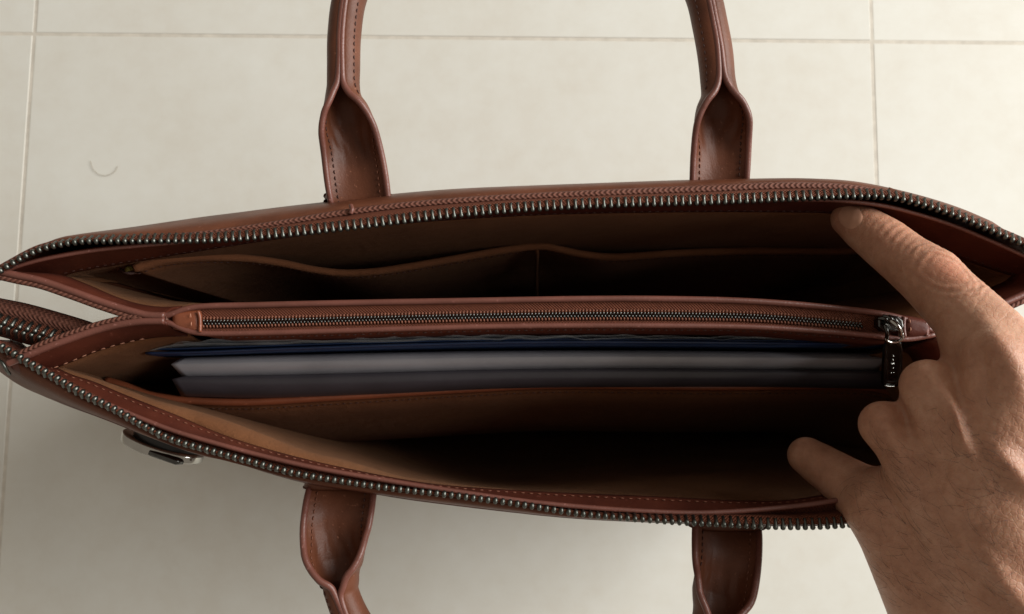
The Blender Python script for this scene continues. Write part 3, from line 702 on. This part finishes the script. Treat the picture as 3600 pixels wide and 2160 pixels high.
# ------------------------------------------------------------------ folders standing in the front compartment
def sheet(name, rows, m, parent, thick):
    return loft(name, [crv(r, 120) for r in rows], m, parent, 4, thick)
fo = thing('blue_folder', 'dark blue plastic document folder standing against the zipped divider', 'folder', tuple(P(1800, 1230, .03)))
sheet('back_cover', [[(512, 1242, .247), (640, 1241, .247), (1000, 1227, .247), (1500, 1211, .247), (1900, 1203, .247), (2400, 1204, .247), (3110, 1212, .247)], [(560, 1262, .20), (1000, 1250, .20), (1500, 1240, .20), (1900, 1235, .20), (2400, 1236, .20), (3060, 1240, .20)], [(700, 1290, .03), (1000, 1285, .03), (1500, 1280, .03), (1900, 1280, .03), (2400, 1280, .03), (2900, 1280, .03)]], BLUE, fo, .0009)
tube('cover_edge', crv([(512, 1242, .2475), (640, 1241, .2475), (1000, 1227, .2475), (1500, 1211, .2475), (1900, 1203, .2475), (2400, 1204, .2475), (3110, 1212, .2475)], 120), .00055, BLUE, fo, 6)
sheet('front_cover', [[(545, 1228, .246), (640, 1226, .246), (1000, 1214, .246), (1500, 1200, .246), (1900, 1194, .246), (2400, 1195, .246), (3110, 1204, .246)], [(700, 1262, .04), (1000, 1258, .04), (1500, 1254, .04), (1900, 1253, .04), (2400, 1253, .04), (2900, 1255, .04)]], BLUE, fo, .0006)
fs = thing('clear_sleeve', 'crinkled clear plastic sleeve between the zipped divider and the blue folder', 'plastic sleeve', tuple(P(1800, 1215, .03)))
for k, dy in enumerate((0, 9)):
    cw = [(530 + 60 * k, 1232 - dy, .249), (640, 1214 - dy, .251), (1000, 1202 - dy, .252), (1400, 1193 - dy, .252), (1800, 1187 - dy * .7, .250), (2300, 1186 - dy * .5, .248), (3080, 1196 - dy * .5, .246)]
    r0 = crv(cw, 120); r0[:, 1] += smooth_noise(120, 3, .00035, 20 + k); r0[:, 2] += smooth_noise(120, 4, .0008, 30 + k)
    r1 = crv([(580, 1246 - dy, .20), (1000, 1240 - dy, .20), (1800, 1232 - dy, .20), (3040, 1236 - dy, .20)], 120); r2 = down(r1, .04)
    loft('sleeve_sheet', [r0, r1, r2], CLEAR, fs, 4, .00025)
fg_ = thing('grey_reflection_band', 'grey cover standing in for the window reflection on the dark folder, in front of the blue folder', 'folder', tuple(P(1800, 1290, .03)))
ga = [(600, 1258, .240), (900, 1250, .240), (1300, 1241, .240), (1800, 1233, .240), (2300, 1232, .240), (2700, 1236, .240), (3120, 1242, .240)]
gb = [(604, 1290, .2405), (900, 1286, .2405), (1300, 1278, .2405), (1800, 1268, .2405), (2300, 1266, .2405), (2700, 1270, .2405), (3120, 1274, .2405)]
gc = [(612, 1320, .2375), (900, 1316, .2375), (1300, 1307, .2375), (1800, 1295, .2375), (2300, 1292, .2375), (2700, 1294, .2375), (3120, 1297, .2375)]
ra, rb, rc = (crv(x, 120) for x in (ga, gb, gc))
sheet_g = loft('cover', [down(ra, .03), ra - np.array([0, 0, .006]), ra, rb, rc, rc - np.array([0, .0003, .004]), down(rc, .03)], REFLECTION_GREY, fg_, 5, .0008)  # added grey cover, its tone imitates the reflection band on the dark folder
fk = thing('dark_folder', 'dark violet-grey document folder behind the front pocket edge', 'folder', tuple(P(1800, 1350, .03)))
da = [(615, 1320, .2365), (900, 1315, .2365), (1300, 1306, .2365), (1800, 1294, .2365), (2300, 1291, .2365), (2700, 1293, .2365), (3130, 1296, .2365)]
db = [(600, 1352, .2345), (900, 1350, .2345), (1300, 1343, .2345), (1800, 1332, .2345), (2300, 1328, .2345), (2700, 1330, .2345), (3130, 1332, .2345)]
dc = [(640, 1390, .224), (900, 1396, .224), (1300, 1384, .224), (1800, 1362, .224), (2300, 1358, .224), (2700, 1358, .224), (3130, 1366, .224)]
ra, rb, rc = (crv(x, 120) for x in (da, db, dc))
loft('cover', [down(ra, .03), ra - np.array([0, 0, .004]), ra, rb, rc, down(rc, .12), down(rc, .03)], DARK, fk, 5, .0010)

# ------------------------------------------------------------------ hand: one continuous surface from a distance field
def skin_mat():
    m, nt, b = base_mat('skin')
    tc = node(nt, 'ShaderNodeTexCoord').outputs['Object']
    at = node(nt, 'ShaderNodeAttribute'); at.attribute_name = 'flush'
    n1 = noise(nt, tc, 70, 5, 0.6); n2 = noise(nt, tc, 420, 4, 0.6)
    f = math_n(nt, 'ADD', math_n(nt, 'MULTIPLY', n1.outputs[0], .65), math_n(nt, 'MULTIPLY', n2.outputs[0], .35))
    r = ramp(nt, f, [(.32, (0.36, 0.172, 0.105)), (.52, (0.48, 0.252, 0.162)), (.70, (0.57, 0.33, 0.225))])
    mx = node(nt, 'ShaderNodeMix', data_type='RGBA'); nt.links.new(at.outputs['Fac'], mx.inputs['Factor'])
    nt.links.new(r.outputs[0], mx.inputs[6]); mx.inputs[7].default_value = (0.52, 0.20, 0.12, 1)
    nt.links.new(mx.outputs[2], b.inputs['Base Color'])
    b.inputs['Roughness'].default_value = 0.48; b.inputs['Specular IOR Level'].default_value = 0.4
    b.inputs['Subsurface Weight'].default_value = 0.35; b.inputs['Subsurface Radius'].default_value = (1.0, 0.35, 0.18); b.inputs['Subsurface Scale'].default_value = 0.0035
    v = node(nt, 'ShaderNodeTexVoronoi', feature='DISTANCE_TO_EDGE'); v.inputs['Scale'].default_value = 620; nt.links.new(tc, v.inputs['Vector'])
    vv = math_n(nt, 'MINIMUM', v.outputs['Distance'], 0.12)
    h = math_n(nt, 'ADD', math_n(nt, 'MULTIPLY', vv, 3.0), n2.outputs[0])
    bump(nt, b, h, 0.42, 0.0005)
    return m
SKIN = skin_mat()

VX = 0.00075
lo_c = np.array([0.080, -0.150, 0.200]); hi_c = np.array([0.262, 0.054, 0.372])
dims = np.ceil((hi_c - lo_c) / VX).astype(int)
gx, gy, gz = (lo_c[k] + np.arange(dims[k]) * VX for k in range(3))
D = np.full(tuple(dims), 1.0, np.float32)
ROLL = .000036
def chain(pts, k, roll=True):
    """tapered limb through pts (px, py, z, radius in mm), blended softly into the field; the hand rolls towards its little finger"""
    q = []
    for (a, b_, z, r) in pts:
        z2 = z + (ROLL * ((a - 3400) * .8 - (b_ - 1500) * .5 + 430) if roll else 0)
        q.append((P(a, b_, z2), r / 1000 * (CAM[2] - z2) / (CAM[2] - z)))
    m_ = max(r for _, r in q) + 4 * k + .006
    lo_ = np.min([p for p, _ in q], 0) - m_; hi_ = np.max([p for p, _ in q], 0) + m_
    i0 = np.clip(((lo_ - lo_c) / VX).astype(int), 0, dims); i1 = np.clip(((hi_ - lo_c) / VX).astype(int) + 1, 0, dims)
    if np.any(i1 <= i0): return
    X = gx[i0[0]:i1[0], None, None].astype(np.float32); Y = gy[None, i0[1]:i1[1], None].astype(np.float32); Z = gz[None, None, i0[2]:i1[2]].astype(np.float32)
    d = None
    for (a, r1), (b_, r2) in zip(q[:-1], q[1:]):
        ba_ = b_ - a; L2 = float(ba_.dot(ba_))
        t = np.clip(((X - a[0]) * ba_[0] + (Y - a[1]) * ba_[1] + (Z - a[2]) * ba_[2]) / L2, 0, 1)
        e = np.sqrt((X - a[0] - t * ba_[0]) ** 2 + (Y - a[1] - t * ba_[1]) ** 2 + (Z - a[2] - t * ba_[2]) ** 2) - (r1 + (r2 - r1) * t)
        d = e if d is None else np.minimum(d, e)
    sl_ = (slice(i0[0], i1[0]), slice(i0[1], i1[1]), slice(i0[2], i1[2]))
    o_ = D[sl_]; h = np.clip(.5 + .5 * (o_ - d) / k, 0, 1)
    D[sl_] = o_ * (1 - h) + d * h - k * h * (1 - h)
# palm and metacarpals
chain([(3380, 1500, .292, 15), (3470, 1900, .292, 18), (3560, 2260, .288, 21)], .006)
chain([(3500, 1270, .3040, 10.5), (3515, 1480, .3070, 9.5), (3540, 1800, .306, 12.5), (3600, 2200, .300, 18)], .005)
chain([(3262, 1358, .2985, 7.8), (3325, 1480, .302, 9.5), (3430, 1760, .304, 13), (3580, 2160, .300, 17)], .005)
chain([(3106, 1494, .293, 7.0), (3200, 1600, .297, 9.5), (3380, 1880, .299, 14), (3540, 2200, .296, 18)], .005)
chain([(3125, 1790, .287, 13.2), (3240, 2000, .290, 15.5), (3370, 2260, .288, 18)], .006)
chain([(3230, 1640, .289, 10), (3330, 1900, .290, 14)], .006)
chain([(3300, 1420, .288, 11), (3450, 1430, .292, 13)], .006)
# pressing finger (top) and its web
chain([(2988, 768, .2665, 7.0), (3040, 805, .2715, 8.2), (3112, 856, .2785, 9.1), (3185, 915, .2865, 9.3), (3268, 974, .2945, 10.4), (3320, 1030, .301, 10.2), (3400, 1110, .310, 10.6), (3475, 1190, .317, 11.2), (3530, 1275, .3215, 11.8)], .0035, False)
chain([(3420, 1240, .290, 9), (3480, 1330, .290, 11)], .006)
# middle and ring finger curled down into the bag
chain([(3262, 1358, .2985, 7.8), (3262, 1372, .275, 8.6), (3275, 1390, .245, 8.2), (3300, 1400, .228, 7.2)], .004)
chain([(3106, 1494, .293, 7.0), (3110, 1510, .270, 8.0), (3140, 1530, .242, 7.8), (3170, 1540, .226, 6.8)], .004)
# little finger stretched to the left
chain([(2836, 1603, .259, 7.1), (2880, 1632, .2625, 7.9), (2945, 1675, .268, 8.7), (3025, 1735, .276, 10.6), (3125, 1790, .286, 13.2)], .004)
# thumb under the hand at the right, outside the frame
chain([(3640, 1800, .270, 12), (3760, 1560, .262, 10.5), (3820, 1380, .258, 9.5), (3840, 1260, .256, 8.5)], .005)

def surface_nets(D):
    s = D < 0
    nx, ny, nz = D.shape
    c = [D[i:nx - 1 + i, j:ny - 1 + j, k:nz - 1 + k] for i in (0, 1) for j in (0, 1) for k in (0, 1)]
    inside = sum((x < 0).astype(np.int8) for x in c); act = (inside > 0) & (inside < 8)
    idx = np.full(act.shape, -1, np.int64); cells = np.argwhere(act); idx[act] = np.arange(len(cells))
    vals = np.stack([x[act] for x in c], 1)
    off = np.array([(i, j, k) for i in (0, 1) for j in (0, 1) for k in (0, 1)], float)
    acc = np.zeros((len(cells), 3)); cnt = np.zeros(len(cells))
    for a in range(8):
        for b_ in range(a + 1, 8):
            if np.abs(off[a] - off[b_]).sum() != 1: continue
            va, vb = vals[:, a], vals[:, b_]; m_ = (va < 0) != (vb < 0)
            t = np.where(m_, va / np.where(m_, va - vb, 1), 0)[:, None]
            acc += np.where(m_[:, None], off[a] * (1 - t) + off[b_] * t, 0); cnt += m_
    V = lo_c + (cells + acc / cnt[:, None]) * VX
    Q = []
    for ax in range(3):
        o1, o2 = [(1, 2), (2, 0), (0, 1)][ax]
        sh = [slice(1, d - 1) for d in D.shape]
        a = [slice(1, d - 1) for d in D.shape]; b_ = list(a); b_[ax] = slice(2, None); 
        A = s[tuple(a)]; B = s[tuple(b_)]
        ed = np.argwhere(A != B) + 1; flip = s[tuple(ed.T)]
        e1 = np.zeros(3, int); e1[o1] = 1; e2 = np.zeros(3, int); e2[o2] = 1
        ok = np.all(ed < np.array(idx.shape), axis=1); ed = ed[ok]; flip = flip[ok]
        q = np.stack([idx[tuple((ed - e1 - e2).T)], idx[tuple((ed - e2).T)], idx[tuple(ed.T)], idx[tuple((ed - e1).T)]], 1)
        q[~flip] = q[~flip][:, ::-1]
        Q.append(q[(q >= 0).all(1)])
    return V, np.vstack(Q)
D[[0, -1]] = 1; D[:, [0, -1]] = 1; D[:, :, [0, -1]] = 1
HV, HQ = surface_nets(D)
# relax the surface a little
def relax(V, Q, it, lam=.5):
    for _ in range(it):
        acc = np.zeros_like(V); cnt = np.zeros(len(V))
        for a, b_ in ((0, 1), (1, 2), (2, 3), (3, 0)):
            np.add.at(acc, Q[:, a], V[Q[:, b_]]); np.add.at(acc, Q[:, b_], V[Q[:, a]]); np.add.at(cnt, Q[:, a], 1); np.add.at(cnt, Q[:, b_], 1)
        V = V * (1 - lam) + lam * acc / cnt[:, None]
    return V
HV = relax(HV, HQ, 7)
def vnormals(V, Q):
    n = np.cross(V[Q[:, 2]] - V[Q[:, 0]], V[Q[:, 3]] - V[Q[:, 1]]); o_ = np.zeros_like(V)
    for k in range(4): np.add.at(o_, Q[:, k], n)
    return o_ / (np.linalg.norm(o_, axis=1)[:, None] + 1e-15)
HN = vnormals(HV, HQ)
def local(center, toward, zc, zt):
    c = P(*center, zc); t = P(*toward, zt) - c; t[2] = 0; t /= np.linalg.norm(t)
    s_ = np.array([-t[1], t[0], 0]); d = HV - c
    return d @ t, d @ s_
disp_ = np.zeros(len(HV)); flush = np.zeros(len(HV)); upf = np.clip(HN[:, 2] * 1.5, 0, 1)
inb = lambda a, b_, ra_, rb_: np.exp(-((a / ra_) ** 2 + (b_ / rb_) ** 2))
# tendons, veins and hollows on the back of the hand: (points, half width px, height mm)
rel = HV - CAM; c_, s_ = math.cos(TILT), math.sin(TILT)
ry = c_ * rel[:, 1] + s_ * rel[:, 2]; rz = -s_ * rel[:, 1] + c_ * rel[:, 2]
PX = 1800 + FPX * rel[:, 0] / -rz; PY = 1080 - FPX * ry / -rz
def ridge(pts, wpx, mm, fade=True):
    global disp_
    q = resample(np.array([(a, b, 0.) for a, b in catmull([(a, b, 0.) for a, b in pts], 40)[:, :2]]), 40)[:, :2]
    best = np.full(len(HV), 1e9); tt = np.zeros(len(HV))
    for i, p in enumerate(q):
        d2 = (PX - p[0]) ** 2 + (PY - p[1]) ** 2; m_ = d2 < best; best[m_] = d2[m_]; tt[m_] = i / 39
    amp = np.sin(np.clip(tt, .04, .96) * math.pi) ** .6 if fade else 1.0
    disp_ += mm / 1000 * amp * np.exp(-best / wpx ** 2) * np.clip(HN[:, 2] * 1.6, 0, 1)
ridge([(3250, 1300), (3297, 1353), (3359, 1456), (3405, 1565), (3470, 1690)], 34, 3.1)
ridge([(3470, 1555), (3500, 1585), (3544, 1631), (3600, 1693), (3680, 1780)], 36, 3.0)
ridge([(3065, 1440), (3090, 1470), (3133, 1528), (3190, 1620), (3260, 1740)], 42, 2.3)
ridge([(3400, 1085), (3440, 1125), (3503, 1205), (3565, 1292), (3605, 1415), (3650, 1560)], 46, 2.4)
ridge([(3385, 1180), (3425, 1240), (3450, 1330), (3455, 1420), (3440, 1500)], 50, -2.0)
ridge([(3190, 1420), (3225, 1480), (3290, 1600), (3360, 1720)], 50, -1.9)
ridge([(3440, 1930), (3470, 1970), (3544, 2064), (3600, 2125), (3680, 2200)], 40, 2.2)
ridge([(3400, 1960), (3460, 2060), (3540, 2160), (3600, 2230)], 48, -1.5)
ridge([(3050, 1640), (3110, 1700), (3150, 1790), (3220, 1880)], 50, -1.0)
ridge([(3268, 1700), (3262, 1760), (3290, 1840), (3350, 1900), (3430, 1990)], 22, .75)
ridge([(3350, 1640), (3330, 1720), (3290, 1790)], 20, .7)
ridge([(3380, 1900), (3360, 1980), (3390, 2080), (3450, 2180)], 24, .5)
# big wrinkled joint: oval rings round a smooth pad
a, b_ = local((3283, 962), (2988, 768), .300, .27)
e = np.sqrt((a / .0072) ** 2 + (b_ / .0062) ** 2) * (1 + .07 * np.sin(2 * np.arctan2(b_, a) + 1) + .05 * np.sin(5 * np.arctan2(b_, a)))
wr = rng.normal(0, 1, 1)[0]
disp_ += upf * (-.00024 * np.cos(e * 2 * math.pi * 2.6 + .4 * np.sin(3 * np.arctan2(b_, a))) * np.exp(-((e - 1.05) / .42) ** 2)) + upf * .0005 * np.exp(-(e / .7) ** 2)
disp_ += upf * -.00016 * np.cos(a * 2 * math.pi / .0017 + 500 * b_ * b_ / .01 + 2 * np.sin(b_ * 700)) * np.exp(-((np.abs(a) - .0085) / .004) ** 2) * np.exp(-(b_ / .009) ** 2)
flush += .75 * np.exp(-(e / .95) ** 2) * upf
# nearer crease by the nail
a, b_ = local((3118, 838), (2988, 768), .285, .27)
disp_ += upf * -.00020 * (np.cos(a * 2 * math.pi / .0024 + 1.5 * np.sin(b_ * 520)) * .8 + .2) * np.exp(-(a / .0042) ** 2) * np.exp(-(b_ / .0065) ** 2)
flush += .25 * inb(a, b_, .008, .008) * upf
# fingertip, knuckles and hand side are redder
for (cx, cy, zc, rr, am) in ((2990, 765, .272, .010, .35), (3230, 1330, .300, .010, .35), (3080, 1470, .295, .010, .3), (3420, 1210, .30, .012, .55), (3520, 1330, .30, .012, .5), (2960, 1790, .27, .014, .3), (3330, 1400, .30, .012, .4)):
    d = np.linalg.norm(HV - P(cx, cy, zc), axis=1); flush += am * np.exp(-(d / rr) ** 2)
# criss-cross skin over the big knuckle at the right edge
a, b_ = local((3580, 1420), (3450, 1200), .31, .31)
cell = np.cos(a * 2 * math.pi / .0030 + 2.0 * np.sin(b_ * 900)) * np.cos(b_ * 2 * math.pi / .0040 + 2.2 * np.sin(a * 700))
disp_ += upf * .00016 * np.sign(cell) * np.minimum(np.abs(cell) * 2.2, 1) * inb(a, b_, .017, .011)
# fine cross-hatched skin over the whole back of the hand and across the finger
th = math.radians(35); qa = PX * math.cos(th) + PY * math.sin(th); qb = -PX * math.sin(th) + PY * math.cos(th)
fine = np.sin(qa / 4.6 + 2.2 * np.sin(qb / 23)) + .8 * np.sin(qb / 6.5 + 1.8 * np.sin(qa / 31) + 1.1 * np.sin(qb / 57))
disp_ += upf * .000045 * fine
HV = HV + HN * disp_[:, None]
hand = thing('hand', 'bare hand reaching in from the right edge, holding the briefcase mouth open', 'hand', tuple(P(3400, 1700, .24)))
ho = link_mesh('skin', HV, HQ, SKIN, hand)
fa = ho.data.attributes.new('flush', 'FLOAT', 'POINT'); fa.data.foreach_set('value', np.clip(flush, 0, 1).astype(np.float32))
# nail
from mathutils.bvhtree import BVHTree
bvh = BVHTree.FromPolygons([Vector(v) for v in HV], [tuple(map(int, q)) for q in HQ])
tipd = P(2900, 708, .268) - P(3112, 856, .2765); tipd[2] = 0; tipd /= np.linalg.norm(tipd); sd = np.array([-tipd[1], tipd[0], 0])
nc = P(2990, 763, .274); V, F, n, mm = [], [], 15, 13
for i in range(n):
    for j in range(mm):
        u, v = 2 * i / (n - 1) - 1, 2 * j / (mm - 1) - 1
        uu = u * math.sqrt(max(0, 1 - .5 * v * v)); vv = v * math.sqrt(max(0, 1 - .5 * u * u))
        p = nc + tipd * uu * .0045 + sd * vv * .0046
        hit, hn, _, _ = bvh.ray_cast(Vector(CAM), Vector(p - CAM).normalized())
        e_ = max(abs(u), abs(v))
        q = np.array(hit) if hit else p
        V.append(q + (np.array(hn) if hit else np.array([0, 0, 1])) * (.00030 * (1 - e_ ** 4) - .00004))
F = [(i * mm + j, (i + 1) * mm + j, (i + 1) * mm + j + 1, i * mm + j + 1) for i in range(n - 1) for j in range(mm - 1)]
NAIL = plain('nail', (0.60, 0.32, 0.215), 0.5, spec=0.15, var=.08, scale=150)
link_mesh('fingernail', V, F, NAIL, hand)
# fine dark hairs on the back of the hand
V, F = [], []
def hair(px, py, ang_, ln):
    p = P(px, py, .31); hit, hn, _, _ = bvh.ray_cast(Vector(CAM), Vector(p - CAM).normalized())
    if not hit: return
    h0 = np.array(hit); nn = np.array(hn); d = np.array([math.cos(ang_), math.sin(ang_), 0]); d -= nn * d.dot(nn); d /= np.linalg.norm(d)
    cv = rng.normal(0, .25); sd_ = np.cross(nn, d)
    pts = np.array([h0 + d * ln * t + sd_ * cv * ln * t * t + nn * (.0012 * math.sin(t * 2.4) - .0001) for t in np.linspace(0, 1, 6)])
    vv, ff, _ = tube_geo(pts, np.linspace(.000042, .000012, 6), 3, base=len(V)); V.extend(vv); F.extend(ff)
for _ in range(230):
    x = rng.uniform(2980, 3590); y = rng.uniform(1560, 2150)
    if x < 2960 + (y - 1800) * .6: continue
    hair(x, y, math.radians(rng.normal(150, 22)), rng.uniform(.004, .010))
for _ in range(25):
    hair(rng.uniform(3250, 3560), rng.uniform(1400, 1650), math.radians(rng.normal(140, 20)), rng.uniform(.003, .006))
hh = link_mesh('hair', V, F, HAIRM, hand); hh['kind'] = 'stuff'
